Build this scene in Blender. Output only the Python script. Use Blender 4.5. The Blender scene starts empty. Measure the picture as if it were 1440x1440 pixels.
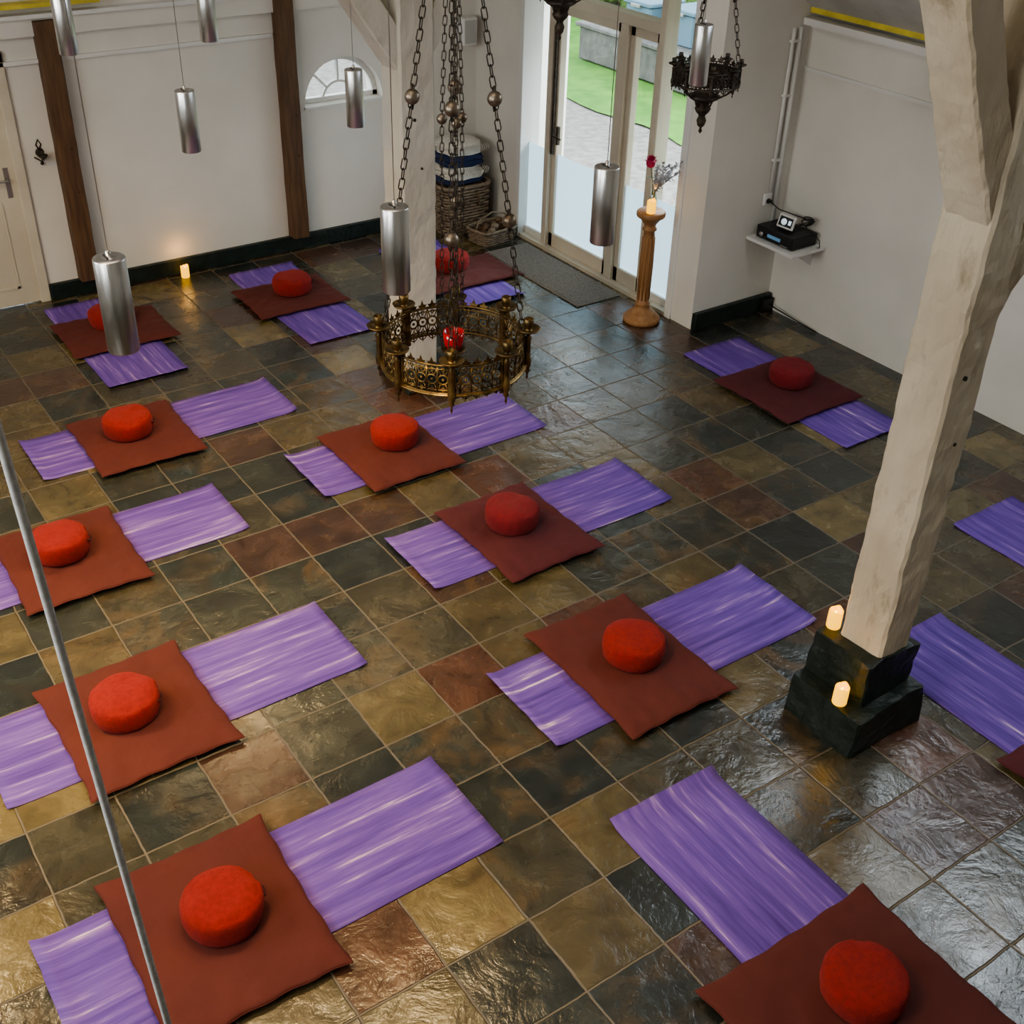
import bpy, math, random
from mathutils import Vector, Matrix, noise, Euler
random.seed(7)
sc=bpy.context.scene
pi=math.pi
# ------------------------------------------------------------ materials
def newmat(name):
    m=bpy.data.materials.new(name); m.use_nodes=True
    nt=m.node_tree; nt.nodes.clear()
    out=nt.nodes.new('ShaderNodeOutputMaterial')
    return m,nt,out
def N(nt,t,**kw):
    n=nt.nodes.new(t)
    for k,v in kw.items():
        if hasattr(n,k): setattr(n,k,v)
    return n
def LK(nt,a,b): nt.links.new(a,b)
def M(name,c1,rough=.5,metal=0,c2=None,nscale=6,bump=0,bscale=30,stretch=(1,1,1),sheen=0,detail=4,emit=None,es=0,coat=0,thr=(.35,.65),bdist=.01,c3=None,n3=3,thr3=(.6,.75)):
    m,nt,out=newmat(name)
    p=N(nt,'ShaderNodeBsdfPrincipled'); LK(nt,p.outputs[0],out.inputs[0])
    p.inputs['Roughness'].default_value=rough; p.inputs['Metallic'].default_value=metal
    p.inputs['Base Color'].default_value=(*c1,1)
    if sheen:
        p.inputs['Sheen Weight'].default_value=sheen; p.inputs['Sheen Roughness'].default_value=.5
        p.inputs['Sheen Tint'].default_value=(*[min(1,x*1.5+.1) for x in c1],1)
    if coat: p.inputs['Coat Weight'].default_value=coat
    if emit:
        p.inputs['Emission Color'].default_value=(*emit,1); p.inputs['Emission Strength'].default_value=es
    tc=N(nt,'ShaderNodeTexCoord'); mp=N(nt,'ShaderNodeMapping'); mp.inputs['Scale'].default_value=stretch
    LK(nt,tc.outputs['Object'],mp.inputs[0])
    if c2:
        n=N(nt,'ShaderNodeTexNoise'); n.inputs['Scale'].default_value=nscale; n.inputs['Detail'].default_value=detail
        LK(nt,mp.outputs[0],n.inputs['Vector'])
        r=N(nt,'ShaderNodeValToRGB'); r.color_ramp.elements[0].position=thr[0]; r.color_ramp.elements[1].position=thr[1]
        r.color_ramp.elements[0].color=(*c1,1); r.color_ramp.elements[1].color=(*c2,1)
        LK(nt,n.outputs['Fac'],r.inputs[0]); last=r.outputs[0]
        if c3:
            n_=N(nt,'ShaderNodeTexNoise'); n_.inputs['Scale'].default_value=n3; n_.inputs['Detail'].default_value=9; n_.inputs['Roughness'].default_value=.7
            LK(nt,mp.outputs[0],n_.inputs['Vector'])
            q=N(nt,'ShaderNodeMapRange'); q.inputs['From Min'].default_value=thr3[0]; q.inputs['From Max'].default_value=thr3[1]; LK(nt,n_.outputs['Fac'],q.inputs['Value'])
            mx=N(nt,'ShaderNodeMix',data_type='RGBA'); LK(nt,q.outputs[0],mx.inputs[0]); LK(nt,last,mx.inputs[6]); mx.inputs[7].default_value=(*c3,1); last=mx.outputs[2]
        LK(nt,last,p.inputs['Base Color'])
    if bump:
        n=N(nt,'ShaderNodeTexNoise'); n.inputs['Scale'].default_value=bscale; n.inputs['Detail'].default_value=5
        LK(nt,mp.outputs[0],n.inputs['Vector'])
        b=N(nt,'ShaderNodeBump'); b.inputs['Strength'].default_value=bump; b.inputs['Distance'].default_value=bdist
        LK(nt,n.outputs['Fac'],b.inputs['Height']); LK(nt,b.outputs[0],p.inputs['Normal'])
    return m

def mat_floor():
    m,nt,out=newmat('slate_tiles')
    p=N(nt,'ShaderNodeBsdfPrincipled'); LK(nt,p.outputs[0],out.inputs[0])
    geo=N(nt,'ShaderNodeNewGeometry'); 
    def math_(op,a,b=None):
        n=N(nt,'ShaderNodeMath',operation=op)
        for i,x in enumerate((a,b)):
            if x is None: continue
            if isinstance(x,(int,float)): n.inputs[i].default_value=x
            else: LK(nt,x,n.inputs[i])
        return n.outputs[0]
    wn=N(nt,'ShaderNodeTexNoise'); wn.inputs['Scale'].default_value=9; wn.inputs['Detail'].default_value=3
    LK(nt,geo.outputs['Position'],wn.inputs['Vector'])
    sw=N(nt,'ShaderNodeSeparateColor'); LK(nt,wn.outputs['Color'],sw.inputs[0])
    sp=N(nt,'ShaderNodeSeparateXYZ'); LK(nt,geo.outputs['Position'],sp.inputs[0])
    T=.40
    def coord(o,off,w):
        wob=math_('MULTIPLY',math_('SUBTRACT',w,.5),.014)
        return math_('DIVIDE',math_('SUBTRACT',math_('ADD',o,wob),off),T)
    ux=coord(sp.outputs[0],.33,sw.outputs[0]); uy=coord(sp.outputs[1],.09,sw.outputs[1])
    fx=math_('FLOOR',ux); fy=math_('FLOOR',uy)
    rx=math_('SUBTRACT',ux,fx); ry=math_('SUBTRACT',uy,fy)
    ex=math_('MINIMUM',rx,math_('SUBTRACT',1.,rx)); ey=math_('MINIMUM',ry,math_('SUBTRACT',1.,ry))
    e=math_('MINIMUM',ex,ey)
    mr=N(nt,'ShaderNodeMapRange'); mr.interpolation_type='SMOOTHSTEP'
    mr.inputs['From Min'].default_value=.007; mr.inputs['From Max'].default_value=.018
    LK(nt,e,mr.inputs['Value']); mask=mr.outputs[0]
    cb=N(nt,'ShaderNodeCombineXYZ'); LK(nt,fx,cb.inputs[0]); LK(nt,fy,cb.inputs[1])
    wh=N(nt,'ShaderNodeTexWhiteNoise'); wh.noise_dimensions='2D'; LK(nt,cb.outputs[0],wh.inputs['Vector'])
    ws=N(nt,'ShaderNodeSeparateColor'); LK(nt,wh.outputs['Color'],ws.inputs[0])
    cr=N(nt,'ShaderNodeValToRGB'); cr.color_ramp.interpolation='CONSTANT'
    cols=[(0,(.020,.026,.024)),(.2,(.034,.038,.030)),(.38,(.052,.048,.031)),(.52,(.085,.068,.034)),(.62,(.060,.032,.023)),(.69,(.025,.034,.031)),(.80,(.105,.085,.040)),(.88,(.090,.040,.023)),(.94,(.16,.125,.056))]
    el=cr.color_ramp.elements
    el[0].position=0; el[0].color=(*cols[0][1],1); el[1].position=cols[1][0]; el[1].color=(*cols[1][1],1)
    for ps,c in cols[2:]:
        q=el.new(ps); q.color=(*c,1)
    LK(nt,ws.outputs[0],cr.inputs[0])
    off=N(nt,'ShaderNodeVectorMath',operation='SCALE'); off.inputs['Scale'].default_value=13.; LK(nt,wh.outputs['Color'],off.inputs[0])
    ad=N(nt,'ShaderNodeVectorMath',operation='ADD'); LK(nt,geo.outputs['Position'],ad.inputs[0]); LK(nt,off.outputs[0],ad.inputs[1])
    n1=N(nt,'ShaderNodeTexNoise'); n1.inputs['Scale'].default_value=5; n1.inputs['Detail'].default_value=6; n1.inputs['Roughness'].default_value=.62; n1.inputs['Distortion'].default_value=.6
    LK(nt,ad.outputs[0],n1.inputs['Vector'])
    n2=N(nt,'ShaderNodeTexNoise'); n2.inputs['Scale'].default_value=3.; n2.inputs['Detail'].default_value=4; n2.inputs['Distortion'].default_value=1.2
    LK(nt,ad.outputs[0],n2.inputs['Vector'])
    r2=N(nt,'ShaderNodeValToRGB'); r2.color_ramp.elements[0].position=.45; r2.color_ramp.elements[1].position=.75
    LK(nt,n2.outputs['Fac'],r2.inputs[0])
    amt=math_('MULTIPLY',r2.outputs[0],ws.outputs[1])
    mx=N(nt,'ShaderNodeMix',data_type='RGBA'); LK(nt,amt,mx.inputs[0]); LK(nt,cr.outputs[0],mx.inputs[6]); mx.inputs[7].default_value=(.13,.080,.036,1)
    hv=N(nt,'ShaderNodeMix',data_type='RGBA',blend_type='MULTIPLY'); hv.inputs[0].default_value=.85
    r3=N(nt,'ShaderNodeValToRGB'); r3.color_ramp.elements[0].position=.3; r3.color_ramp.elements[1].position=.7
    r3.color_ramp.elements[0].color=(.4,.4,.4,1); r3.color_ramp.elements[1].color=(1.4,1.4,1.35,1)
    LK(nt,n1.outputs['Fac'],r3.inputs[0]); LK(nt,mx.outputs[2],hv.inputs[6]); LK(nt,r3.outputs[0],hv.inputs[7])
    gm=N(nt,'ShaderNodeMix',data_type='RGBA'); LK(nt,mask,gm.inputs[0]); gm.inputs[6].default_value=(.13,.105,.07,1); LK(nt,hv.outputs[2],gm.inputs[7])
    LK(nt,gm.outputs[2],p.inputs['Base Color'])
    rr=N(nt,'ShaderNodeMapRange'); rr.inputs['To Min'].default_value=.16; rr.inputs['To Max'].default_value=.36; LK(nt,n1.outputs['Fac'],rr.inputs['Value'])
    rg=N(nt,'ShaderNodeMix',data_type='FLOAT'); LK(nt,mask,rg.inputs[0]); rg.inputs[2].default_value=.7; LK(nt,rr.outputs[0],rg.inputs[3])
    LK(nt,rg.outputs[0],p.inputs['Roughness'])
    n3=N(nt,'ShaderNodeTexNoise'); n3.inputs['Scale'].default_value=24; n3.inputs['Detail'].default_value=3; LK(nt,ad.outputs[0],n3.inputs['Vector'])
    tilt=math_('ADD',math_('MULTIPLY',rx,math_('SUBTRACT',ws.outputs[1],.5)),math_('MULTIPLY',ry,math_('SUBTRACT',ws.outputs[2],.5)))
    h=math_('ADD',math_('MULTIPLY',n1.outputs['Fac'],1.5),math_('MULTIPLY',n3.outputs['Fac'],.30))
    h=math_('ADD',h,math_('MULTIPLY',tilt,1.0))
    h=math_('MULTIPLY',math_('ADD',h,.8),mask)
    b=N(nt,'ShaderNodeBump'); b.inputs['Strength'].default_value=.6; b.inputs['Distance'].default_value=.012; LK(nt,h,b.inputs['Height']); LK(nt,b.outputs[0],p.inputs['Normal'])
    p.inputs['IOR'].default_value=1.8
    return m

def mat_mat():
    m,nt,out=newmat('tie_dye_purple_mat')
    p=N(nt,'ShaderNodeBsdfPrincipled'); LK(nt,p.outputs[0],out.inputs[0]); p.inputs['Roughness'].default_value=.75
    tc=N(nt,'ShaderNodeTexCoord'); oi=N(nt,'ShaderNodeObjectInfo')
    ad=N(nt,'ShaderNodeVectorMath',operation='ADD'); sc_=N(nt,'ShaderNodeVectorMath',operation='SCALE'); sc_.inputs['Scale'].default_value=31.
    cb=N(nt,'ShaderNodeCombineXYZ'); 
    for i in range(3): LK(nt,oi.outputs['Random'],cb.inputs[i])
    LK(nt,cb.outputs[0],sc_.inputs[0]); LK(nt,tc.outputs['Object'],ad.inputs[0]); LK(nt,sc_.outputs[0],ad.inputs[1])
    mp=N(nt,'ShaderNodeMapping'); mp.inputs['Scale'].default_value=(1.5,24,1); LK(nt,ad.outputs[0],mp.inputs[0])
    n=N(nt,'ShaderNodeTexNoise'); n.inputs['Scale'].default_value=1.; n.inputs['Detail'].default_value=4; n.inputs['Roughness'].default_value=.65; LK(nt,mp.outputs[0],n.inputs['Vector'])
    r=N(nt,'ShaderNodeValToRGB'); e=r.color_ramp.elements
    e[0].position=.28; e[0].color=(.075,.034,.23,1); e[1].position=.46; e[1].color=(.130,.066,.34,1)
    for ps,c in ((.58,(.18,.100,.40)),(.65,(.30,.19,.48)),(.72,(.74,.58,.70))):
        q=e.new(ps); q.color=(*c,1)
    LK(nt,n.outputs['Fac'],r.inputs[0]); LK(nt,r.outputs[0],p.inputs['Base Color'])
    b=N(nt,'ShaderNodeBump'); b.inputs['Strength'].default_value=.2; b.inputs['Distance'].default_value=.003
    n4=N(nt,'ShaderNodeTexNoise'); n4.inputs['Scale'].default_value=120; LK(nt,tc.outputs['Object'],n4.inputs['Vector']); LK(nt,n4.outputs['Fac'],b.inputs['Height']); LK(nt,b.outputs[0],p.inputs['Normal'])
    return m

def mat_glass(name='window_glass',tint=(.93,.97,.96),gl=.07):
    m,nt,out=newmat(name)
    t=N(nt,'ShaderNodeBsdfTransparent'); t.inputs[0].default_value=(*tint,1)
    g=N(nt,'ShaderNodeBsdfGlossy'); g.inputs['Roughness'].default_value=.03
    mx=N(nt,'ShaderNodeMixShader'); mx.inputs[0].default_value=gl
    LK(nt,t.outputs[0],mx.inputs[1]); LK(nt,g.outputs[0],mx.inputs[2]); LK(nt,mx.outputs[0],out.inputs[0])
    return m
def mat_frost():
    m,nt,out=newmat('frosted_film')
    t=N(nt,'ShaderNodeBsdfTranslucent'); t.inputs[0].default_value=(.52,.66,.76,1)
    d=N(nt,'ShaderNodeBsdfDiffuse'); d.inputs[0].default_value=(.56,.68,.76,1)
    mx=N(nt,'ShaderNodeMixShader'); mx.inputs[0].default_value=.5
    LK(nt,t.outputs[0],mx.inputs[1]); LK(nt,d.outputs[0],mx.inputs[2]); LK(nt,mx.outputs[0],out.inputs[0])
    return m

MF=mat_floor(); MM=mat_mat(); MG=mat_glass(); MFR=mat_frost()
WALL=M('wall_plaster',(.75,.72,.66),.85,c2=(.68,.65,.59),nscale=1.5,bump=.25,bscale=9)
CREAM=M('cream_paint',(.62,.57,.46),.45,c2=(.56,.50,.40),nscale=3)
WHITEP=M('white_paint',(.72,.71,.68),.5)
POSTM=M('limewashed_timber',(.60,.53,.41),.85,c2=(.48,.40,.29),nscale=3,bump=1,bscale=11,bdist=.022,stretch=(1,1,.35),detail=8,thr=(.4,.7),c3=(.22,.16,.10),n3=7,thr3=(.56,.80))
POSTW=M('limewashed_timber_pale',(.60,.57,.50),.8,c2=(.50,.46,.38),nscale=3,bump=.7,bscale=10,bdist=.015,stretch=(1,1,.5),thr=(.45,.8),c3=(.36,.31,.24),n3=5,thr3=(.62,.85))
GREEN=M('dark_green_paint',(.007,.014,.012),.45,c2=(.014,.024,.020),nscale=8,bump=.9,bscale=13,bdist=.02)
BROWN=M('brown_timber',(.085,.042,.019),.6,c2=(.15,.08,.036),nscale=5,bump=.5,bscale=20,stretch=(6,6,.6),detail=7)
ALU=M('brushed_aluminium',(.60,.60,.60),.28,1,bump=.12,bscale=30,stretch=(12,12,.4))
DARKIN=M('lamp_inside',(.03,.03,.03),.5)
WARMGLOW=M('bulb_glow',(1,.8,.5),.5,emit=(1,.72,.4),es=6)
STEEL=M('steel_cable',(.45,.43,.40),.4,.9)
ROPE=M('grey_cord',(.62,.62,.60),.7,c2=(.48,.48,.48),nscale=120)
BRASS=M('aged_brass',(.27,.18,.07),.40,.85,c2=(.085,.058,.028),nscale=22)
IRON=M('dark_iron',(.040,.035,.032),.5,.6,c2=(.085,.065,.045),nscale=30)
BALL=M('worn_ball_metal',(.30,.25,.20),.4,.8,c2=(.13,.095,.06),nscale=20)
REDG=M('red_glass',(.45,.01,.01),.12,coat=.5)
ZAB=M('maroon_cotton',(.108,.021,.015),.85,c2=(.090,.016,.012),nscale=3,bump=.6,bscale=8,sheen=.12,bdist=.02)
ZABB=M('maroon_cotton_wine',(.092,.015,.019),.85,c2=(.078,.012,.016),nscale=3,bump=.6,bscale=8,sheen=.12,bdist=.02)
ZAF=M('red_fleece',(.27,.017,.013),.95,c2=(.21,.012,.010),nscale=40,bump=.6,bscale=160,sheen=.3)
ZAFB=M('crimson_fleece',(.20,.013,.018),.95,c2=(.155,.010,.014),nscale=40,bump=.6,bscale=160,sheen=.3)
STRAP=M('dark_strap',(.06,.008,.008),.8)
LED=M('candle_wax_lit',(.85,.45,.05),.5,emit=(1,.50,.01),es=1.5)
LEDT=M('candle_flame',(1,.8,.3),.5,emit=(1,.72,.15),es=5)
PED=M('pedestal_wood',(.27,.13,.05),.5,c2=(.36,.19,.08),nscale=6,stretch=(5,5,.6),bump=.2)
WICK=M('wicker',(.17,.13,.09),.7,c2=(.30,.23,.16),nscale=22,bump=.5,bscale=60)
NAVY=M('navy_blanket',(.015,.028,.085),.95,bump=.6,bscale=60,sheen=.3)
CRBL=M('cream_blanket',(.72,.69,.62),.95,c2=(.60,.57,.52),nscale=12,bump=.8,bscale=50,sheen=.3)
RUGM=M('coir_rug',(.17,.15,.13),.95,c2=(.28,.25,.22),nscale=60,bump=.6,bscale=150)
BLK=M('black_plastic',(.012,.012,.013),.35)
SCRN=M('lit_screen',(.6,.7,.75),.3,emit=(.7,.85,.95),es=.5)
YEL=M('yellow_insulation',(.72,.60,.10),.6,c2=(.52,.43,.07),nscale=8,bump=.5,bscale=20)
FOIL=M('foil_roof_lining',(.60,.59,.56),.5,.2,c2=(.48,.47,.45),nscale=3,bump=.8,bscale=5)
GRAV=M('gravel',(.22,.20,.18),.95,c2=(.14,.125,.11),nscale=9,bump=.8,bscale=40,detail=8)
GRASS=M('lawn',(.05,.16,.014),.95,c2=(.10,.24,.03),nscale=3,bump=.8,bscale=60,detail=8)
LEAF=M('hedge_leaves',(.04,.09,.015),.8,c2=(.14,.23,.05),nscale=12,bump=1,bscale=25,detail=8)
BLUE=M('bluegrey_paint',(.10,.17,.22),.6)
STONE=M('grey_stone',(.14,.13,.12),.9,c2=(.09,.085,.08),nscale=8,bump=.5,bscale=20)
PETAL=M('protea_petal',(.40,.02,.08),.7); SILV=M('silver_foliage',(.40,.40,.43),.8); STEM=M('stem',(.10,.12,.05),.7)
VASE=mat_glass('vase_glass',(.7,.8,.75),.2)

# ------------------------------------------------------------ mesh builder
class MB:
    def __init__(s): s.v=[];s.f=[];s.m=[];s.sm=[];s.mats=[]
    def mi(s,mat):
        if mat not in s.mats: s.mats.append(mat)
        return s.mats.index(mat)
    def add(s,vs,fs,mat,smooth=False,T=None):
        o=len(s.v); i=s.mi(mat)
        for v in vs:
            v=Vector(v)
            if T is not None: v=T@v
            s.v.append(v[:])
        for f in fs:
            s.f.append([o+k for k in f]); s.m.append(i); s.sm.append(smooth)
    def box(s,lo,hi,mat,T=None,bev=0):
        x0,y0,z0=lo;x1,y1,z1=hi
        if bev<=0:
            vs=[(x0,y0,z0),(x1,y0,z0),(x1,y1,z0),(x0,y1,z0),(x0,y0,z1),(x1,y0,z1),(x1,y1,z1),(x0,y1,z1)]
            fs=[(3,2,1,0),(4,5,6,7),(0,1,5,4),(1,2,6,5),(2,3,7,6),(3,0,4,7)]
            s.add(vs,fs,mat,False,T); return
        b=bev
        def ring(i,z): return [(x0+i,y0+b,z),(x0+b,y0+i,z),(x1-b,y0+i,z),(x1-i,y0+b,z),(x1-i,y1-b,z),(x1-b,y1-i,z),(x0+b,y1-i,z),(x0+i,y1-b,z)]
        vs=[];fs=[]
        def inset(z):
            return [(x0+b*.6,y0+b*1.2,z),(x0+b*1.2,y0+b*.6,z),(x1-b*1.2,y0+b*.6,z),(x1-b*.6,y0+b*1.2,z),(x1-b*.6,y1-b*1.2,z),(x1-b*1.2,y1-b*.6,z),(x0+b*1.2,y1-b*.6,z),(x0+b*.6,y1-b*1.2,z)]
        for L_ in (inset(z0),ring(0,z0+b*.6),ring(0,z1-b*.6),inset(z1)): vs+=L_
        for k in range(3):
            for j in range(8):
                a=k*8+j; c=k*8+(j+1)%8; fs.append((a,c,c+8,a+8))
        fs.append(tuple(range(7,-1,-1))); fs.append(tuple(range(24,32)))
        s.add(vs,fs,mat,False,T)
    def lathe(s,prof,mat,c=(0,0,0),seg=24,smooth=True,T=None,capb=True,capt=True):
        vs=[];fs=[];n=len(prof)
        for r,z in prof:
            for j in range(seg):
                a=2*pi*j/seg; vs.append((c[0]+r*math.cos(a),c[1]+r*math.sin(a),c[2]+z))
        for i in range(n-1):
            for j in range(seg):
                a=i*seg+j;b=i*seg+(j+1)%seg; fs.append((a,b,b+seg,a+seg))
        if capb: fs.append(tuple(range(seg-1,-1,-1)))
        if capt: fs.append(tuple((n-1)*seg+j for j in range(seg)))
        s.add(vs,fs,mat,smooth,T)
    def tube(s,path,r,mat,seg=6,closed=False,T=None,smooth=True):
        P=[Vector(p) for p in path]; n=len(P); vs=[];fs=[]
        up=None
        for i,p in enumerate(P):
            if closed: t=(P[(i+1)%n]-P[i-1])
            else: t=P[min(i+1,n-1)]-P[max(i-1,0)]
            if t.length<1e-9: t=Vector((0,0,1))
            t.normalize()
            if up is None:
                up=Vector((0,0,1)) if abs(t.z)<.9 else Vector((1,0,0))
            u=(up-t*up.dot(t)); 
            if u.length<1e-6: u=Vector((0,1,0))
            u.normalize(); w=t.cross(u); up=u
            rr=r[i] if isinstance(r,(list,tuple)) else r
            for j in range(seg):
                a=2*pi*j/seg; vs.append(p+(u*math.cos(a)+w*math.sin(a))*rr)
        m_=n if closed else n-1
        for i in range(m_):
            k=(i+1)%n
            for j in range(seg):
                fs.append((i*seg+j,i*seg+(j+1)%seg,k*seg+(j+1)%seg,k*seg+j))
        if not closed:
            fs.append(tuple(range(seg-1,-1,-1))); fs.append(tuple((n-1)*seg+j for j in range(seg)))
        s.add(vs,fs,mat,smooth,T)
    def chain(s,a,b,mat,ll=.05,w=.012,r=.0028):
        a=Vector(a);b=Vector(b);d=b-a;L_=d.length; n=max(1,int(L_/(ll*.8))); q=d.to_track_quat('Z','Y').to_matrix().to_4x4()
        for i in range(n):
            c=a+d*((i+.5)/n)
            T=Matrix.Translation(c)@q@Matrix.Rotation((i%2)*pi/2+.4,4,'Z')
            pts=[]
            for k in range(10):
                an=2*pi*k/10
                x=math.cos(an)*w; z=math.sin(an)*w+(ll/2-w)*(1 if math.sin(an)>0 else -1)
                pts.append((x,0,z))
            s.tube(pts,r,mat,4,True,T)
    def sphere(s,c,r,mat,seg=16,rings=10,sc=(1,1,1),T=None):
        pr=[(max(1e-4,r*math.sin(pi*i/rings)),-r*math.cos(pi*i/rings)) for i in range(rings+1)]
        T2=Matrix.Translation(c)@Matrix.Diagonal((*sc,1))
        if T is not None: T2=T@T2
        s.lathe(pr,mat,(0,0,0),seg,True,T2)
    def obj(s,name,loc=(0,0,0),rot=(0,0,0),parent=None):
        me=bpy.data.meshes.new(name); me.from_pydata(s.v,[],s.f)
        for m in s.mats: me.materials.append(m)
        me.polygons.foreach_set('material_index',s.m); me.polygons.foreach_set('use_smooth',s.sm); me.update()
        o=bpy.data.objects.new(name,me); bpy.context.collection.objects.link(o)
        o.location=loc; o.rotation_euler=rot
        if parent: o.parent=parent
        return o
def inst(src,name,loc,rot=(0,0,0)):
    o=bpy.data.objects.new(name,src.data); bpy.context.collection.objects.link(o); o.location=loc; o.rotation_euler=rot; return o

def panel(name,O,U,V,W,Hh,thick,mat,holes=()):
    O=Vector(O);U=Vector(U).normalized();V=Vector(V).normalized();Nn=U.cross(V)
    us=sorted({0,W,*[h[0] for h in holes],*[h[1] for h in holes]}); vs_=sorted({0,Hh,*[h[2] for h in holes],*[h[3] for h in holes]})
    mb=MB(); T=Matrix(((U.x,V.x,Nn.x,O.x),(U.y,V.y,Nn.y,O.y),(U.z,V.z,Nn.z,O.z),(0,0,0,1)))
    for i in range(len(us)-1):
        for j in range(len(vs_)-1):
            cu=(us[i]+us[i+1])/2;cv=(vs_[j]+vs_[j+1])/2
            if any(h[0]<cu<h[1] and h[2]<cv<h[3] for h in holes): continue
            mb.box((us[i],vs_[j],0),(us[i+1],vs_[j+1],thick),mat,T)
    return mb.obj(name)

# ------------------------------------------------------------ shell
YB=9.78; XD=6.40; XR=7.28; YA=6.50
mb=MB(); mb.box((-3,-3,-.1),(7.5,10.08,0),MF); mb.obj('floor')
wb=panel('wall_back',(-3,10.08,0),(1,0,0),(0,0,1),10.5,6.2,.3,WALL,holes=[(7.60,8.38,1.27,1.67),(4.20,5.06,0,1.98)])
mb=MB(); cx,cz,R=4.99,1.27,.39
for sgn in (-1,1):
    pts=[(cx+sgn*R*math.cos(a),cz+R*math.sin(a)) for a in [pi/2*k/10 for k in range(11)]]
    cor=(cx+sgn*.391,cz+.401)
    for k in range(10):
        a=pts[k];b=pts[k+1]
        vs=[(a[0],YB,a[1]),(b[0],YB,b[1]),(cor[0],YB,cor[1]),(a[0],10.08,a[1]),(b[0],10.08,b[1]),(cor[0],10.08,cor[1])]
        mb.add(vs,[(0,1,2),(3,5,4),(0,3,4,1)],WALL)
    mb.add([(cx,YB,cz+R),(cx,YB,cz+.401),(cor[0],YB,cor[1])],[(0,1,2)],WALL)
mb.obj('wall_back_arch',parent=wb)
mb=MB()
def flatarc(r0,r1,y0,y1,mat,n=24):
    vs=[];fs=[]
    for k in range(n+1):
        c_,s_=math.cos(pi*k/n),math.sin(pi*k/n)
        for r,y in ((r0,y0),(r1,y0),(r1,y1),(r0,y1)): vs.append((cx+r*c_,y,cz+.0+r*s_))
    for k in range(n):
        for j in range(4):
            a=k*4+j;b=k*4+(j+1)%4; fs.append((a,b,b+4,a+4))
    mb.add(vs,fs,mat)
flatarc(.345,.388,YB+.10,YB+.15,WHITEP); flatarc(.15,.170,YB+.105,YB+.145,WHITEP)
mb.box((cx-.388,YB+.10,cz),(cx+.388,YB+.15,cz+.04),WHITEP)
for a in (pi/4,pi/2,3*pi/4):
    T=Matrix.Translation((cx,YB+.125,cz))@Matrix.Rotation(-a,4,'Y')
    mb.box((.16,-.018,-.009),(.35,.018,.009),WHITEP,T)
vs=[(cx,YB+.125,cz)]+[(cx+.35*math.cos(pi*k/20),YB+.125,cz+.35*math.sin(pi*k/20)) for k in range(21)]
mb.add(vs,[(0,k,k+1) for k in range(1,21)],MG)
mb.box((cx-.40,YB-.02,cz-.02),(cx+.40,YB+.10,cz-.001),WHITEP)
mb.obj('window_1')
mb=MB(); mb.box((2.14,YB-.045,0),(6.4,YB-.002,.14),GREEN,bev=.01); mb.obj('baseboard_back')
mb=MB(); mb.box((1.0,YB-.03,1.89),(4.33,YB,1.92),WHITEP); mb.box((1.0,YB-.06,2.09),(6.4,YB,2.22),WALL); mb.box((1.0,YB-.10,2.22),(6.4,YB,2.25),WHITEP); mb.obj('trim_1')
mb=MB(); mb.box((-.5,YB-.13,2.30),(2.9,YB-.002,2.33),YEL); mb.obj('trim_2')
def rough_beam(mb,p0,p1,w,d,mat,jit=.006,nseg=14,seedv=0,axis=None,c=.12,taper=None,k=5,lo=1.6):
    p0=Vector(p0);p1=Vector(p1);t=(p1-p0).normalized()
    ref=Vector((0,1,0)) if abs(t.y)<.8 else Vector((1,0,0))
    if axis: ref=Vector(axis)
    u=ref.cross(t).normalized(); v=t.cross(u)
    sec=[]
    cor=[(-1,-1),(1,-1),(1,1),(-1,1)]
    for i in range(4):
        a=cor[i];b=cor[(i+1)%4]
        for j in range(k):
            f_=c/2+(1-c)*j/(k-1)
            sec.append((a[0]+(b[0]-a[0])*f_, a[1]+(b[1]-a[1])*f_))
    vs=[];fs=[];n=len(sec)
    for s_ in range(nseg+1):
        pc=p0.lerp(p1,s_/nseg); tp=1 if taper is None else 1+(taper-1)*s_/nseg
        for a,b in sec:
            q=pc+u*(a*w/2*tp)+v*(b*d/2*tp)
            nn=noise.noise_vector(q*3+Vector((seedv,0,0)))*jit*lo+noise.noise_vector(q*11)*jit*.7+noise.noise_vector(q*27)*jit*.35
            vs.append(q+nn)
    for s_ in range(nseg):
        for j in range(n):
            a=s_*n+j;b=s_*n+(j+1)%n; fs.append((a,b,b+n,a+n))
    fs.append(tuple(range(n-1,-1,-1))); fs.append(tuple(nseg*n+j for j in range(n)))
    mb.add(vs,fs,mat)
for x in (2.47,4.42):
    mb=MB(); rough_beam(mb,(0,0,.14),(0,0,2.2),.155,.12,BROWN,.004,20,x)
    for z in (.9,1.25): mb.sphere((.03,-.065,z),.008,IRON,8,5)
    mb.obj('wooden_wall_post',(x,YB-.066,0))
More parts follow.
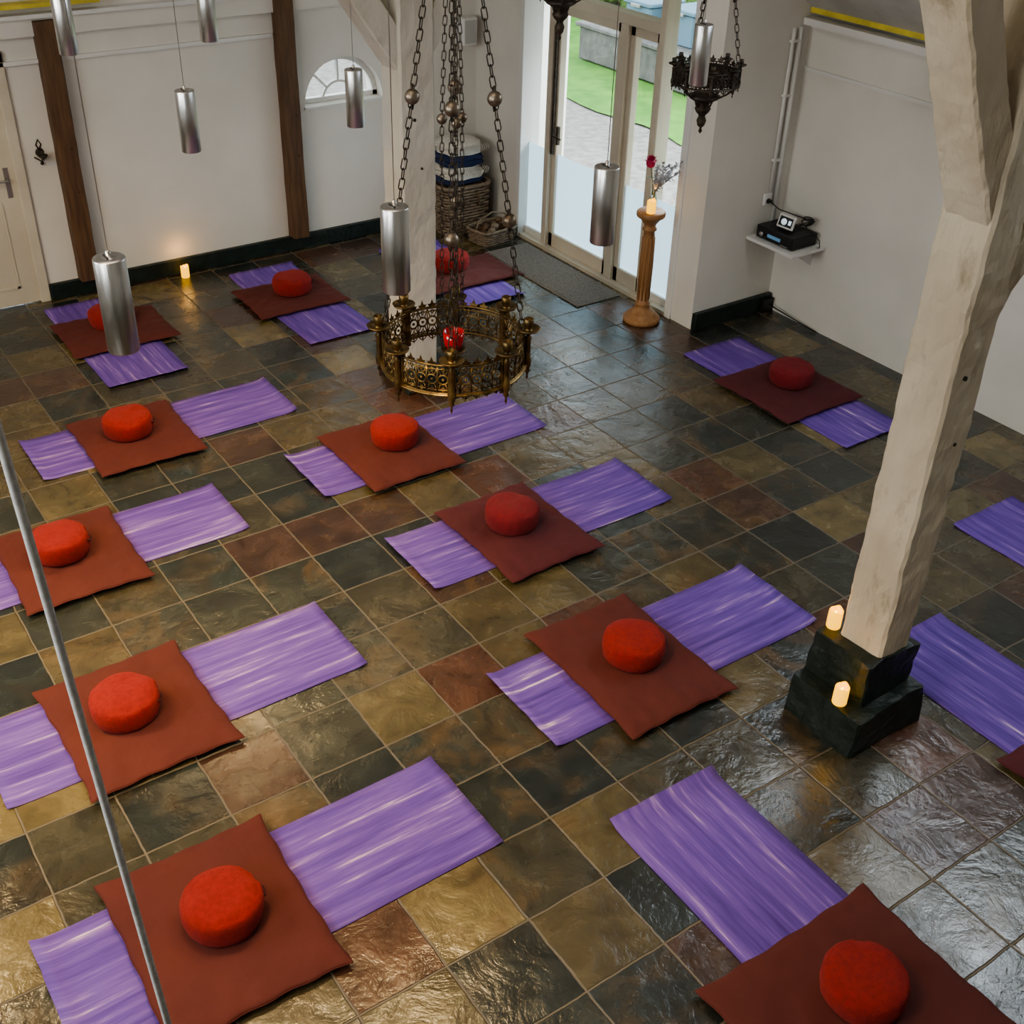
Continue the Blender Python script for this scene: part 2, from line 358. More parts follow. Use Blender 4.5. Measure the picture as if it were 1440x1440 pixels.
# left door
mb=MB()
mb.box((1.2,YB-.03,0),(1.24,YB+.08,1.98),CREAM); mb.box((2.06,YB-.03,0),(2.14,YB+.08,2.0),CREAM,bev=.006); mb.box((1.2,YB-.03,1.92),(2.14,YB+.08,2.0),CREAM,bev=.006)
mb.box((1.24,YB+.0,.01),(2.06,YB+.045,1.92),CREAM)
for z0,z1 in ((.15,.85),(1.0,1.8)):
    mb.box((1.34,YB-.008,z0),(1.92,YB+.0,z0+.02),CREAM);mb.box((1.34,YB-.008,z1),(1.92,YB+.0,z1+.02),CREAM)
    mb.box((1.34,YB-.008,z0),(1.36,YB+.0,z1),CREAM);mb.box((1.90,YB-.008,z0),(1.92,YB+.0,z1),CREAM)
mb.box((1.975,YB-.008,.90),(2.015,YB,1.14),STEEL,bev=.004)
mb.tube([(1.995,YB-.005,1.05),(1.995,YB-.05,1.05),(1.93,YB-.055,1.05),(1.88,YB-.05,1.045)],.009,STEEL,8)
mb.obj('door_1')
# sconce
mb=MB(); mb.lathe([(.001,-.012),(.03,-.012),(.035,0),(.03,.004)],IRON,(0,0,0),14,T=Matrix.Rotation(pi/2,4,'X'))
mb.tube([(0,0,.02),(.02,0,.06),(.0,0,.10),(-.02,0,.06),(0,0,.02)],.006,IRON)
mb.tube([(0,0,-.01),(0,-.05,-.05),(0,-.08,-.02)],.007,IRON); mb.lathe([(.008,-.03),(.035,-.012),(.038,0),(.03,0),(.014,-.008),(.014,.03)],IRON,(0,-.08,0),14)
mb.tube([(-.05,-.01,-.03),(0,-.01,-.07),(.05,-.01,-.03)],.006,IRON); mb.sphere((0,-.01,-.085),.014,IRON,8,6)
mb.obj('wall_sconce',(2.28,YB-.004,1.22))
DZ=2.62
panel('wall_right_doorway',(XD,YA,0),(0,1,0),(0,0,1),YB-YA,3.4,.22,WALL,holes=[(.25,2.55,0,DZ)])
panel('wall_alcove',(XD+.22,YA+.12,0),(1,0,0),(0,0,1),.88,2.75,.12,WALL)
panel('wall_right',(XR,-3,0),(0,1,0),(0,0,1),9.5,2.36,.22,WALL)
mb=MB(); mb.box((XD-.002,YA-.05,0),(XR-.002,YA-.002,.15),GREEN,bev=.008); mb.obj('baseboard_alcove')
mb=MB(); mb.box((XR-.02,-3,1.985),(XR-.001,YA-.01,2.01),WHITEP); mb.box((XR-.10,-3,2.32),(XR-.001,YA-.01,2.37),WHITEP); mb.obj('trim_3')
mb=MB(); mb.box((XR-.04,-3,2.40),(XR+.15,YA-.01,2.50),YEL); mb.obj('trim_4')
panel('wall_left',(-3.2,-3,0),(0,1,0),(0,0,1),12.8,6.2,.2,WALL,holes=[(3.5,5.5,2.6,4.6),(7.5,9.5,2.6,4.6)])  # both openings are added out of view, for the fill light
panel('wall_front',(-3,-3,0),(1,0,0),(0,0,1),10.5,6.2,.2,WALL)
sl=.77; z0=2.56
def roofz(x): return min(5.8,z0+sl*(XR-x))
V=Vector((-1,0,sl)).normalized()
Ox=7.55; Lc=(Ox-(XR-(5.8-z0)/sl))*math.sqrt(1+sl*sl)
k=math.sqrt(1+sl*sl)
SKY=((1.9,2.7),(3.5,4.3))
cl=panel('ceiling',(Ox,10.1,roofz(Ox)),(0,-1,0),V,13.1,Lc+.05,.12,FOIL,holes=[(10.1-b,10.1-a,1.1*k,1.9*k) for a,b in SKY])
o=panel('ceiling_flat',(-3.2,-3.1,5.8),(1,0,0),(0,1,0),6.5,13.2,.12,FOIL); o.parent=cl
def winframe(name,loop):
    mb=MB()
    for a in range(4): mb.tube([loop[a],loop[(a+1)%4]],.04,WHITEP,4)
    m1=[(loop[0][i]+loop[1][i])/2 for i in range(3)]; m2=[(loop[2][i]+loop[3][i])/2 for i in range(3)]
    mb.tube([m1,m2],.02,WHITEP,4)
    mb.add(loop,[(0,1,2,3)],MG); mb.obj(name)
for i,(ya,yb) in enumerate(SKY):
    xa,xb=7.55-1.1,7.55-1.9
    P=lambda x,y,dz=.06:(x,y,roofz(x)+dz)
    winframe('window_%d'%(3+i),[P(xa,ya),P(xa,yb),P(xb,yb),P(xb,ya)])
for i,(ya,yb) in enumerate(((.5,2.5),(4.5,6.5))):
    winframe('window_%d'%(6+i),[(-3.1,ya,2.6),(-3.1,yb,2.6),(-3.1,yb,4.6),(-3.1,ya,4.6)])  # unseen windows added to the left wall to carry fill light

# glazed doors
mb=MB(); X0=XD+.06; X1=XD+.13
def fr(ya,yb,za,zb,x0=X0,x1=X1,mat=WHITEP): mb.box((x0,ya,za),(x1,yb,zb),mat,bev=.006)
fr(8.99,9.05,0,DZ,XD-.02,XD+.2); fr(6.75,6.82,0,DZ,XD-.02,XD+.2); fr(6.75,9.05,DZ-.07,DZ,XD-.02,XD+.2)
mb.box((XD-.01,6.75,0),(XD+.22,9.05,.035),CREAM)
for y in (8.60,7.17): fr(y,y+.07,0,DZ,XD+.02,XD+.16,CREAM)
fr(7.62,7.72,.03,2.2,XD+.03,XD+.14,CREAM)
fr(7.24,8.60,2.18,2.26,XD+.02,XD+.16,CREAM)
for ya,yb in ((7.72,8.60),(7.24,7.62)):
    fr(ya,yb,.03,.16,mat=CREAM); fr(ya,yb,2.10,2.18,mat=CREAM); fr(ya,ya+.06,.03,2.18,mat=CREAM); fr(yb-.06,yb,.03,2.18,mat=CREAM)
for ya,yb in ((8.67,8.99),(6.82,7.17)):
    fr(ya,yb,.03,.10)
for ya,yb,za,zb in ((7.78,8.54,.16,2.10),(7.30,7.56,.16,2.10),(8.67,8.99,.1,2.55),(6.82,7.17,.1,2.55),(7.24,8.60,2.26,2.55)):
    mb.add([(XD+.095,ya,za),(XD+.095,yb,za),(XD+.095,yb,zb),(XD+.095,ya,zb)],[(0,1,2,3)],MG)
    if za<1: mb.add([(XD+.085,ya,za),(XD+.085,yb,za),(XD+.085,yb,.90),(XD+.085,ya,.90)],[(0,1,2,3)],MFR)
mb.box((XD+.035,8.49,1.0),(XD+.06,8.52,1.16),IRON); mb.tube([(XD+.05,8.505,1.08),(XD+.0,8.505,1.08),(XD-.005,8.40,1.08)],.009,IRON,8)
mb.box((XD+.03,8.56,.9),(XD+.05,8.585,2.0),IRON)
mb.obj('door_2')

# ------------------------------------------------------------ pillars
def pillar(name,cx_,cy_,w,d,zb,blocks,mat,brz,brs,jit):
    mb=MB()
    for (x0,x1,y0,y1,za,zb_) in blocks:
        rough_beam(mb,((x0+x1)/2-cx_,(y0+y1)/2-cy_,za),((x0+x1)/2-cx_,(y0+y1)/2-cy_,zb_),(x1-x0),(y1-y0),GREEN,.013,7,za*7+cx_,axis=(0,1,0),c=.05,taper=.96,k=9)
    rough_beam(mb,(0,0,zb),(0,0,roofz(cx_)),w,d,mat,jit,110,cy_,axis=(0,1,0),k=8,lo=.6)
    for s_,bz in ((-1,brz[0]),(1,brz[1])):
        x1=s_*.95; a=Vector((0,0,bz)); b=Vector((x1,0,bz+brs))
        rough_beam(mb,a,b,.17,d*.85,mat,jit*.8,50,s_+cy_,axis=(0,1,0),k=7,lo=.7)
    T=Matrix.Translation((.02,-d/2-.002,1.62))@Matrix.Rotation(pi/2,4,'X'); mb.lathe([(.009,-.004),(.009,.006),(.001,.007)],IRON,seg=10,T=T)
    T=Matrix.Translation((-.03,-d/2-.002,1.95))@Matrix.Rotation(pi/2,4,'X'); mb.lathe([(.011,-.004),(.011,.006),(.001,.007)],IRON,seg=10,T=T)
    return mb.obj(name,(cx_,cy_,0))
pillar('timber_pillar',4.085,2.62,.22,.25,.40,[(3.77,4.28,2.39,2.83,0,.22),(3.88,4.26,2.47,2.84,.2,.45)],POSTM,(2.58,2.10),1.8,.011)
pillar('timber_pillar',4.03,6.98,.27,.26,.10,[(3.84,4.26,6.72,7.15,0,.13)],POSTW,(2.22,2.3),1.35,.008)

# ------------------------------------------------------------ mats & cushions
def yoga(name,x0,x1,y0,y1,alongY=False,seed=0):
    L_=(y1-y0) if alongY else (x1-x0); W=(x1-x0) if alongY else (y1-y0)
    mb=MB(); nu,nv=36,12; vs=[];fs=[]; rnd=random.Random(seed)
    c1,c2=rnd.uniform(.008,.028),rnd.uniform(.008,.028); t=.005
    for side in (1,0):
        for i in range(nu+1):
            for j in range(nv+1):
                u=i/nu*2-1; v=j/nv*2-1
                z=.001+(c1*max(0,(u-.90)/.10)**2 if u>0 else c2*max(0,(-u-.90)/.10)**2)
                z+=.004*max(0,noise.noise(Vector((u*4+seed,v*2,0))))
                vs.append((u*L_/2+.006*noise.noise(Vector((seed,v*3,u))),v*W/2+.006*noise.noise(Vector((u*2,seed,1))),z+t*side))
    n1=(nu+1)*(nv+1); idx=lambda s,i,j:s*n1+i*(nv+1)+j
    for i in range(nu):
        for j in range(nv):
            fs.append((idx(0,i,j),idx(0,i+1,j),idx(0,i+1,j+1),idx(0,i,j+1)))
            fs.append((idx(1,i,j),idx(1,i,j+1),idx(1,i+1,j+1),idx(1,i+1,j)))
    for i in range(nu):
        for j,fl in ((0,0),(nv,1)):
            q=(idx(0,i,j),idx(1,i,j),idx(1,i+1,j),idx(0,i+1,j)); fs.append(q[::-1] if fl else q)
    for j in range(nv):
        for i,fl in ((0,1),(nu,0)):
            q=(idx(0,i,j),idx(1,i,j),idx(1,i,j+1),idx(0,i,j+1)); fs.append(q[::-1] if fl else q)
    mb.add(vs,fs,MM,True)
    return mb.obj(name,((x0+x1)/2,(y0+y1)/2,0),(0,0,(pi/2 if alongY else 0)+rnd.uniform(-.008,.008)))
def zabuton(x0,x1,y0,y1,mat,seed):
    mb=MB(); n=36; vs=[];fs=[]; W=(x1-x0)/2;D=(y1-y0)/2; h=.029
    for side in (1,-1):
        for i in range(n+1):
            for j in range(n+1):
                a=math.sin(pi/2*(i/n*2-1)); b=math.sin(pi/2*(j/n*2-1))
                prof=((1-abs(a)**7)*(1-abs(b)**7))**.55
                px=a*(W-.014*(1-b*b)+.004*math.sin(b*13+seed)); py=b*(D-.014*(1-a*a)+.004*math.sin(a*13+seed))
                wr=noise.noise(Vector((px*5,py*5,seed)))*.011+noise.noise(Vector((px*13,py*13,seed+5)))*.008
                rr=abs(noise.noise(Vector((px*4+7,py*9,seed+9)))); wr-=.008*max(0,1-rr*8)
                edge=max(abs(a),abs(b))
                tang=(b if abs(a)>abs(b) else a)
                wr+=.007*math.sin(tang*20+seed+3*noise.noise(Vector((px*3,py*3,1))))*max(0,(edge-.6)/.4)*prof**.5
                z=h+side*h*prof*.92+(wr*prof if side==1 else 0)
                if edge>.999: z=h*.9
                vs.append((px,py,z))
    m1=(n+1)**2; idx=lambda s,i,j:s*m1+i*(n+1)+j
    for i in range(n):
        for j in range(n):
            fs.append((idx(0,i,j),idx(0,i+1,j),idx(0,i+1,j+1),idx(0,i,j+1)))
            fs.append((idx(1,i,j),idx(1,i,j+1),idx(1,i+1,j+1),idx(1,i+1,j)))
    mb.add(vs,fs,mat,True)
    rim=[]
    for i in range(n+1): rim.append(vs[idx(0,i,0)])
    for j in range(1,n+1): rim.append(vs[idx(0,n,j)])
    for i in range(n-1,-1,-1): rim.append(vs[idx(0,i,n)])
    for j in range(n-1,0,-1): rim.append(vs[idx(0,0,j)])
    mb.tube(rim,.003,mat,4,True)
    return mb.obj('zabuton_floor_cushion',((x0+x1)/2,(y0+y1)/2,.008),(0,0,random.Random(seed).uniform(-.02,.02)))
def zafu(x,y,mat,seed):
    mb=MB(); seg=48
    pr=[(.001,.004),(.08,.002),(.130,.0),(.150,.008),(.161,.028),(.167,.062),(.167,.098),(.162,.120),(.152,.133),(.146,.1335),(.140,.139),(.128,.145),(.09,.150),(.045,.152),(.001,.1525)]
    vs=[];fs=[]
    for r,z in pr:
        for j in range(seg):
            a=2*pi*j/seg
            k_=1+.036*noise.noise(Vector((math.cos(a)*1.5,math.sin(a)*1.5,z*8+seed*3)))
            if .02<z<.122: k_+=.007*math.sin(a*16)
            if .09<z<.142 and abs(((a-.3+pi)%(2*pi))-pi)<.10: k_-=.04
            zz=z+.012*noise.noise(Vector((math.cos(a)*r*9,math.sin(a)*r*9,seed)))*(z>.1)
            vs.append((r*k_*math.cos(a),r*k_*math.sin(a),zz))
    n=len(pr)
    for i in range(n-1):
        for j in range(seg):
            a=i*seg+j;b=i*seg+(j+1)%seg; fs.append((a,b,b+seg,a+seg))
    fs.append(tuple(range(seg-1,-1,-1))); fs.append(tuple((n-1)*seg+j for j in range(seg)))
    mb.add(vs,fs,mat,True)
    mb.tube([(.158,-.035,.10),(.172,-.02,.085),(.175,0,.08),(.172,.02,.085),(.158,.035,.10)],.006,STRAP,6)
    return mb.obj('zafu_meditation_cushion',(x,y,.060),(0,0,random.Random(seed*7).uniform(-.6,.6)))
S=[
((.18,2.07,2.88,3.50,0),(.48,1.22,2.70,3.60),(.87,3.15),0),
((.30,2.14,4.26,4.88,0),(.62,1.36,4.08,4.95),(.95,4.52),0),
((.30,2.14,5.75,6.34,0),(.77,1.48,5.57,6.41),(1.09,6.02),0),
((1.25,3.04,6.94,7.52,0),(1.57,2.29,6.74,7.54),(1.90,7.17),0),
((2.68,4.43,5.81,6.41,0),(2.96,3.66,5.66,6.49),(3.37,6.11),0),
((2.77,4.56,4.61,5.20,0),(3.16,3.84,4.40,5.26),(3.48,4.87),1),
((2.61,4.42,3.22,3.84,0),(2.95,3.64,3.04,3.98),(3.32,3.51),0),
((2.53,3.15,.90,2.71,1),(2.27,3.22,1.00,1.83),(2.79,1.46),0),
((4.46,5.07,1.08,2.88,1),(4.34,5.24,1.10,1.97),(4.78,1.50),1),
((5.88,6.49,1.62,3.43,1),(5.75,6.62,1.75,2.55),(6.18,2.12),1),
((6.03,6.64,4.45,6.17,1),(5.89,6.68,4.88,5.68),(6.34,5.31),1),
((2.02,2.63,7.95,9.55,1),(1.95,2.79,8.50,9.18),(2.37,8.91),0),
((3.60,4.21,7.85,9.46,1),(3.45,4.26,8.42,9.07),(3.89,8.77),0),
((5.02,5.64,7.78,9.32,1),(4.95,5.84,8.12,8.70),(5.32,8.52),0),
]
for i,(m,z,q,t) in enumerate(S):
    yoga('yoga_mat',*m[:4],alongY=bool(m[4]),seed=i*3+1)
    zabuton(*z,ZABB if t else ZAB,i+1)
    zafu(*q,ZAFB if t else ZAF,i+1)

# ------------------------------------------------------------ pendant lamps
mb=MB(); r=.05;h=.155
mb.lathe([(.045,-h+.02),(.047,-h+.004),(.048,-h),(r,-h+.003),(r,h-.004),(.048,h),(.03,h+.001),(.008,h+.001),(.008,h+.02),(.003,h+.024)],ALU,seg=32,capb=False)
mb.lathe([(.046,-h+.03),(.001,-h+.03)],DARKIN,seg=24,capb=False,capt=False)
mb.lathe([(.030,-h+.022),(.028,-h+.012),(.001,-h+.008)],WARMGLOW,seg=20,capb=False,capt=False)
mb.box((-.012,-.02,h),(-.006,.02,h+.006),DARKIN)
lampmesh=mb
first=None
def pend(x,y,z,P,wr=.0018,col=(1,.70,.34),cm=STEEL,lean=0):
    global first
    if first is None: o=lampmesh.obj('pendant_lamp',(x,y,z)); first=o
    else: o=inst(first,'pendant_lamp',(x,y,z))
    w=MB(); zt=roofz(x+lean); w.tube([(0,0,h+.02),(lean,0,zt-z)],wr,cm,6); w.lathe([(.04,zt-z-.025),(.045,zt-z)],WHITEP,(lean,0,0),seg=16); w.obj('cable',parent=o)
    if P:
        l=bpy.data.lights.new('bulb','SPOT'); l.energy=P; l.color=col; l.spot_size=math.radians(110); l.spot_blend=.8; l.shadow_soft_size=.045
        lo=bpy.data.objects.new('bulb',l); bpy.context.collection.objects.link(lo); lo.parent=o; lo.location=(0,0,-h-.005)
    return o
for x,y,z,P in ((.96,3.51,2.60,90),(1.94,3.47,2.60,55),(2.94,3.55,2.56,0),(2.17,6.03,2.39,75),(3.15,6.05,2.38,25),(1.81,6.70,2.78,55),(2.61,6.74,2.76,0),(4.60,4.84,2.70,0)):
    pend(x,y,z,P)
pend(.176,.95,2.42,0,wr=.0045,cm=ROPE,lean=-.098)
pend(-.4,5.2,2.6,150)

# ------------------------------------------------------------ chandeliers
def chandelier(name,loc,R,nc,metal,chmat,apex,ballz,bh=.10,cone=False,glass=False,ceil=5.8):
    mb=MB(); 
    circ=lambda r,z,n=48:[(r*math.cos(2*pi*k/n),r*math.sin(2*pi*k/n),z) for k in range(n)]
    for z,rr in ((bh/2,.006),(-bh/2,.007),(bh/2-.018,.003),(-bh/2+.018,.003)): mb.tube(circ(R,z),rr*R/.3,metal,5,True)
    mb.lathe([(R+.018,-bh/2-.004),(R+.02,-bh/2+.003),(R-.004,-bh/2+.003)],metal,seg=48,capb=False,capt=False)
    n=int(nc*(5 if not cone else 3))
    for k_ in range(n):
        a=2*pi*(k_+.5)/n; T=Matrix.Rotation(a,4,'Z')@Matrix.Translation((R,0,0))@Matrix.Rotation(pi/2,4,'Y')
        rs=min(bh*.29,pi*R/n*.92); wd=pi*R/n
        mb.tube([(rs*math.cos(2*pi*q/10),rs*math.sin(2*pi*q/10),0) for q in range(10)],.0036*R/.3+.001,metal,4,True,T)
        T2=Matrix.Rotation(a,4,'Z')
        for sg in (-1,1):
            mb.tube([(R,-wd,sg*bh*.44),(R,-wd*.4,sg*bh*.14),(R,0,sg*bh*.30),(R,wd*.4,sg*bh*.14),(R,wd,sg*bh*.44)],.0032,metal,4,False,T2)
            mb.tube([(R,wd*.35*math.cos(2*pi*q/7),sg*bh*.36+wd*.35*math.sin(2*pi*q/7)) for q in range(7)],.0028,metal,4,True,T2)
        mb.sphere((R,0,0),.007,metal,6,4,T=T2)
        mb.add([(R,-wd*.5,bh/2),(R,wd*.5,bh/2),(R+.003,wd*.9,bh/2+.017),(R+.003,wd*.35,bh/2+.018),(R+.004,0,bh/2+.040),(R+.003,-wd*.35,bh/2+.018),(R+.003,-wd*.9,bh/2+.017)],[(0,1,2,3,4,5,6)],metal,False,T2)
        mb.tube([(R,-wd,-bh/2),(R,-wd*.5,-bh/2-.016),(R,0,-bh/2-.024),(R,wd*.5,-bh/2-.016),(R,wd,-bh/2)],.003,metal,4,False,T2)
        mb.tube([(R,0,-bh/2),(R,0,-bh/2-.03)],[.005,.002],metal,4,False,T2)
        mb.tube([(R,wd,-bh/2),(R,wd,bh/2)],.003,metal,4,False,T2)
    s_=R/.3 if R<.25 else 1
    s_=max(s_,.62)
    for k_ in range(nc):
        a=2*pi*(k_+.25)/nc; c=((R+.022*s_)*math.cos(a),(R+.022*s_)*math.sin(a),0)
        T=Matrix.Rotation(a,4,'Z')
        mb.box((R-.008,-.016*s_,-bh*.75),(R+.010,.016*s_,bh*.62),metal,T,bev=.004)
        mb.lathe([(rr*s_,z*s_) for rr,z in ((.001,-.150),(.006,-.138),(.004,-.120),(.014,-.105),(.009,-.09),(.017,-.078),(.018,-.05),(.013,-.03),(.013,.05),(.018,.058),(.009,.068),(.012,.085),(.048,.098),(.054,.108),(.047,.106),(.016,.098),(.015,.110),(.022,.118),(.022,.152),(.018,.154),(.015,.125),(.001,.124))],metal,c,14)
    top=Vector((0,0,apex-loc[2]))
    nch=4 if not cone else 3
    for k_ in range(nch):
        a=2*pi*(k_+.62)/nch
        b0=Vector((R*math.cos(a),R*math.sin(a),bh/2)); prev=b0
        for z in [z-loc[2] for z in ballz]:
            f_=(z-b0.z)/(top.z-b0.z); p=b0.lerp(top,f_)
            mb.chain(prev,p,chmat); mb.sphere(p,.031 if not cone else .016,BALL,14,9); mb.tube([p+Vector((0,0,-.05)),p+Vector((0,0,.05))],.006,chmat,5); prev=p
        mb.chain(prev,top,chmat)
    mb.tube([(.02*math.cos(2*pi*q/12),0,top.z+.01+.02*math.sin(2*pi*q/12)) for q in range(12)],.004,chmat,5,True)
    mb.chain(top+Vector((0,0,.02)),(0,0,ceil-loc[2]-.03),chmat)
    mb.lathe([(.03,ceil-loc[2]-.04),(.05,ceil-loc[2])],metal,seg=16)
    if cone:
        for k_ in range(6):
            a=2*pi*k_/6; ca,sa=math.cos(a),math.sin(a)
            mb.tube([(R*ca,R*sa,-bh/2),(R*.75*ca,R*.75*sa,-bh/2-.05),(R*.3*ca,R*.3*sa,-bh/2-.10),(R*.18*ca,R*.18*sa,-bh/2-.16),(.01*ca,.01*sa,-bh/2-.2)],.006,metal,5)
        mb.lathe([(.001,-bh/2-.30),(.012,-bh/2-.285),(.006,-bh/2-.265),(.022,-bh/2-.25),(.03,-bh/2-.22),(.018,-bh/2-.19),(.04,-bh/2-.17),(.05,-bh/2-.15),(.03,-bh/2-.12),(.085,-bh/2-.09),(.10,-bh/2-.075),(.06,-bh/2-.06)],metal,seg=16)
        mb.lathe([(R*.98,-bh/2+.01),(R*.98,bh/2-.01)],metal,seg=32,capb=False,capt=False)
    if glass:
        gz=.03
        mb.lathe([(.001,gz-.075),(.01,gz-.07),(.02,gz-.055),(.012,gz-.045),(.05,gz-.04),(.056,gz-.03),(.046,gz-.03)],metal,seg=20)
        mb.lathe([(.034,gz-.03),(.044,gz),(.048,gz+.055),(.045,gz+.055),(.041,gz),(.03,gz-.02)],REDG,seg=24,capt=True)
        for k_ in range(3):
            a=2*pi*(k_+.1)/3; p=(.055*math.cos(a),.055*math.sin(a),gz-.03)
            q=Vector(p).lerp(top,.45); q=Vector((q.x*1.6,q.y*1.6,q.z))
            mb.chain(p,(q.x,q.y,q.z),chmat,ll=.04,w=.008,r=.002); mb.chain((q.x,q.y,q.z),top,chmat,ll=.04,w=.008,r=.002)
            mb.sphere(q,.022,BALL,12,8)
    return mb.obj(name,loc)
chandelier('brass_ring_chandelier',(2.57,4.09,1.80),.312,8,BRASS,IRON,4.05,[2.40,2.90,3.45],bh=.135,glass=True)
chandelier('iron_candle_chandelier',(5.10,5.30,2.44),.185,8,IRON,IRON,3.5,[2.9],bh=.085,cone=True,ceil=roofz(5.1))
chandelier('iron_candle_chandelier',(4.50,5.97,2.90),.18,6,IRON,IRON,3.8,[3.3],bh=.07,cone=True,ceil=roofz(4.5))

# ------------------------------------------------------------ candles
def candle(loc,P=.6):
    mb=MB(); seg=24
    vs=[];fs=[]
    prof=[(.034,0),(.036,.004),(.036,.055),(.0355,.100),(.032,.104),(.027,.098),(.024,.085),(.001,.08)]
    for r_,z in prof:
        for j in range(seg):
            a=2*pi*j/seg; dz=.006*math.sin(a*2+1)+.003*math.sin(5*a) if z>.08 and r_>.025 else 0
            vs.append((r_*math.cos(a),r_*math.sin(a),z+dz))
    n=len(prof)
    for i in range(n-1):
        for j in range(seg):
            a=i*seg+j;b=i*seg+(j+1)%seg; fs.append((a,b,b+seg,a+seg))
    fs.append(tuple(range(seg-1,-1,-1)))
    mb.add(vs,fs,LED,True)
    mb.lathe([(.001,.08),(.005,.084),(.004,.090),(.001,.098)],LEDT,seg=10)
    o=mb.obj('led_candle',loc)
    l=bpy.data.lights.new('glow','POINT'); l.energy=P; l.color=(1,.5,.12); l.shadow_soft_size=.03
    lo=bpy.data.objects.new('glow',l); bpy.context.collection.objects.link(lo); lo.parent=o; lo.location=(0,0,.22)
candle((3.28,9.66,.001),.6); candle((3.815,2.55,.226),.3); candle((3.985,2.80,.456),.25)

# ------------------------------------------------------------ pedestal, candle, vase
mb=MB()
mb.lathe([(.15,0),(.155,.01),(.155,.035),(.145,.045),(.125,.05),(.12,.07),(.10,.085),(.070,.11),(.055,.14),(.062,.15),(.062,.165),(.050,.175),(.046,.30),(.050,.50),(.047,.74),(.044,.78),(.058,.79),(.058,.805),(.045,.815),(.05,.84),(.078,.875),(.085,.885),(.112,.90),(.117,.91),(.117,.935),(.108,.945),(.001,.945)],PED,seg=32)
for k_ in range(10):
    a=2*pi*k_/10; mb.tube([(.048*math.cos(a),.048*math.sin(a),.19),(.051*math.cos(a),.051*math.sin(a),.5),(.048*math.cos(a),.048*math.sin(a),.73)],.006,PED,5)
mb.obj('wooden_pedestal',(6.17,6.86,0))
candle((6.13,6.82,.947),.3)
mb=MB(); mb.lathe([(.028,0),(.034,.01),(.036,.07),(.022,.11),(.016,.13),(.022,.145)],VASE,seg=20,capt=False)
rnd=random.Random(3)
for k_ in range(17):
    a=rnd.uniform(-2.2,.9); L_=rnd.uniform(.10,.22); zt=rnd.uniform(.25,.42)
    p=[(0,0,.02),(.3*L_*math.cos(a)*.3,.3*L_*math.sin(a)*.3,.15),(L_*.6*math.cos(a),L_*.6*math.sin(a),zt*.8),(L_*math.cos(a),L_*math.sin(a),zt)]
    mb.tube(p,.0025,SILV,4)
    for j in range(22):
        f_=.35+.65*j/22; i0=min(2,int(f_*3)); q=Vector(p[i0]).lerp(Vector(p[i0+1]),f_*3-i0)
        d=Vector((rnd.uniform(-1,1),rnd.uniform(-1,1),rnd.uniform(-.3,1))).normalized()*rnd.uniform(.025,.05); e=d.cross(Vector((0,0,1))).normalized()*.011
        mb.add([q,q+d*.5+e,q+d,q+d*.5-e],[(0,1,2,3)],SILV)
fc=Vector((-.03,.03,.36)); mb.tube([(0,0,.02),(-.01,.01,.2),fc],.004,STEM,6); mb.sphere(fc,.038,PETAL,12,8)
for ring,(n_,tl,ln) in enumerate(((10,.25,.065),(12,.7,.068),(12,1.2,.064))):
    for k_ in range(n_):
        a=2*pi*(k_+ring*.5)/n_; d=Vector((math.sin(tl)*math.cos(a),math.sin(tl)*math.sin(a),math.cos(tl))); e=Vector((-math.sin(a),math.cos(a),0))*.014
        mb.add([fc+d*.015,fc+d*ln*.6+e,fc+d*ln,fc+d*ln*.6-e],[(0,1,2,3)],PETAL)
for a in (2.6,3.4,-.6):
    d=Vector((math.cos(a),math.sin(a),.3))*.09; e=Vector((-math.sin(a),math.cos(a),0))*.018; q=Vector((0,0,.24))
    mb.add([q,q+d*.5+e,q+d,q+d*.5-e],[(0,1,2,3)],STEM)
mb.obj('flower_vase',(6.21,6.90,.946))

# ------------------------------------------------------------ baskets
def rrect(w,d,n=56,e=5.):
    pts=[]
    for k_ in range(n):
        a=2*pi*k_/n; c_,s_=math.cos(a),math.sin(a); q=(abs(c_)**e+abs(s_)**e)**(-1/e); pts.append((w*q*c_,d*q*s_))
    return pts
def basket(mb,w,d,hh,rows,r=.013):
    for i in range(rows):
        z=r+i*(hh-2*r)/(rows-1); s_=.93+.07*i/(rows-1); base=rrect(w*s_,d*s_)
        mb.tube([(x*(1+.03*(1 if (k_//2+i)%2 else -1)),y*(1+.03*(1 if (k_//2+i)%2 else -1)),z) for k_,(x,y) in enumerate(base)],r,WICK,5,True)
    mb.tube([(x*1.03,y*1.03,hh) for x,y in rrect(w,d)],r*1.5,WICK,6,True)
    bt=[(x*.93,y*.93,.012) for x,y in rrect(w,d)]; mb.add(bt,[tuple(range(len(bt)))],WICK)
    ins=rrect(w,d); n=len(ins)
    mb.add([(x*.9,y*.9,.005) for x,y in ins]+[(x*.95,y*.95,hh) for x,y in ins],[(k_,(k_+1)%n,n+(k_+1)%n,n+k_) for k_ in range(n)],BROWN)
mb=MB(); basket(mb,.26,.21,.46,16); mb.add([(x*.9,y*.9,.44) for x,y in rrect(.26,.21)],[tuple(range(56))],WICK)
for s_ in (-1,1): mb.tube([(s_*.08,-.22,.40),(s_*.08,-.245,.33),(s_*.08,-.225,.27)],.009,BROWN,6)
mb.obj('wicker_hamper',(6.02,9.50,0))
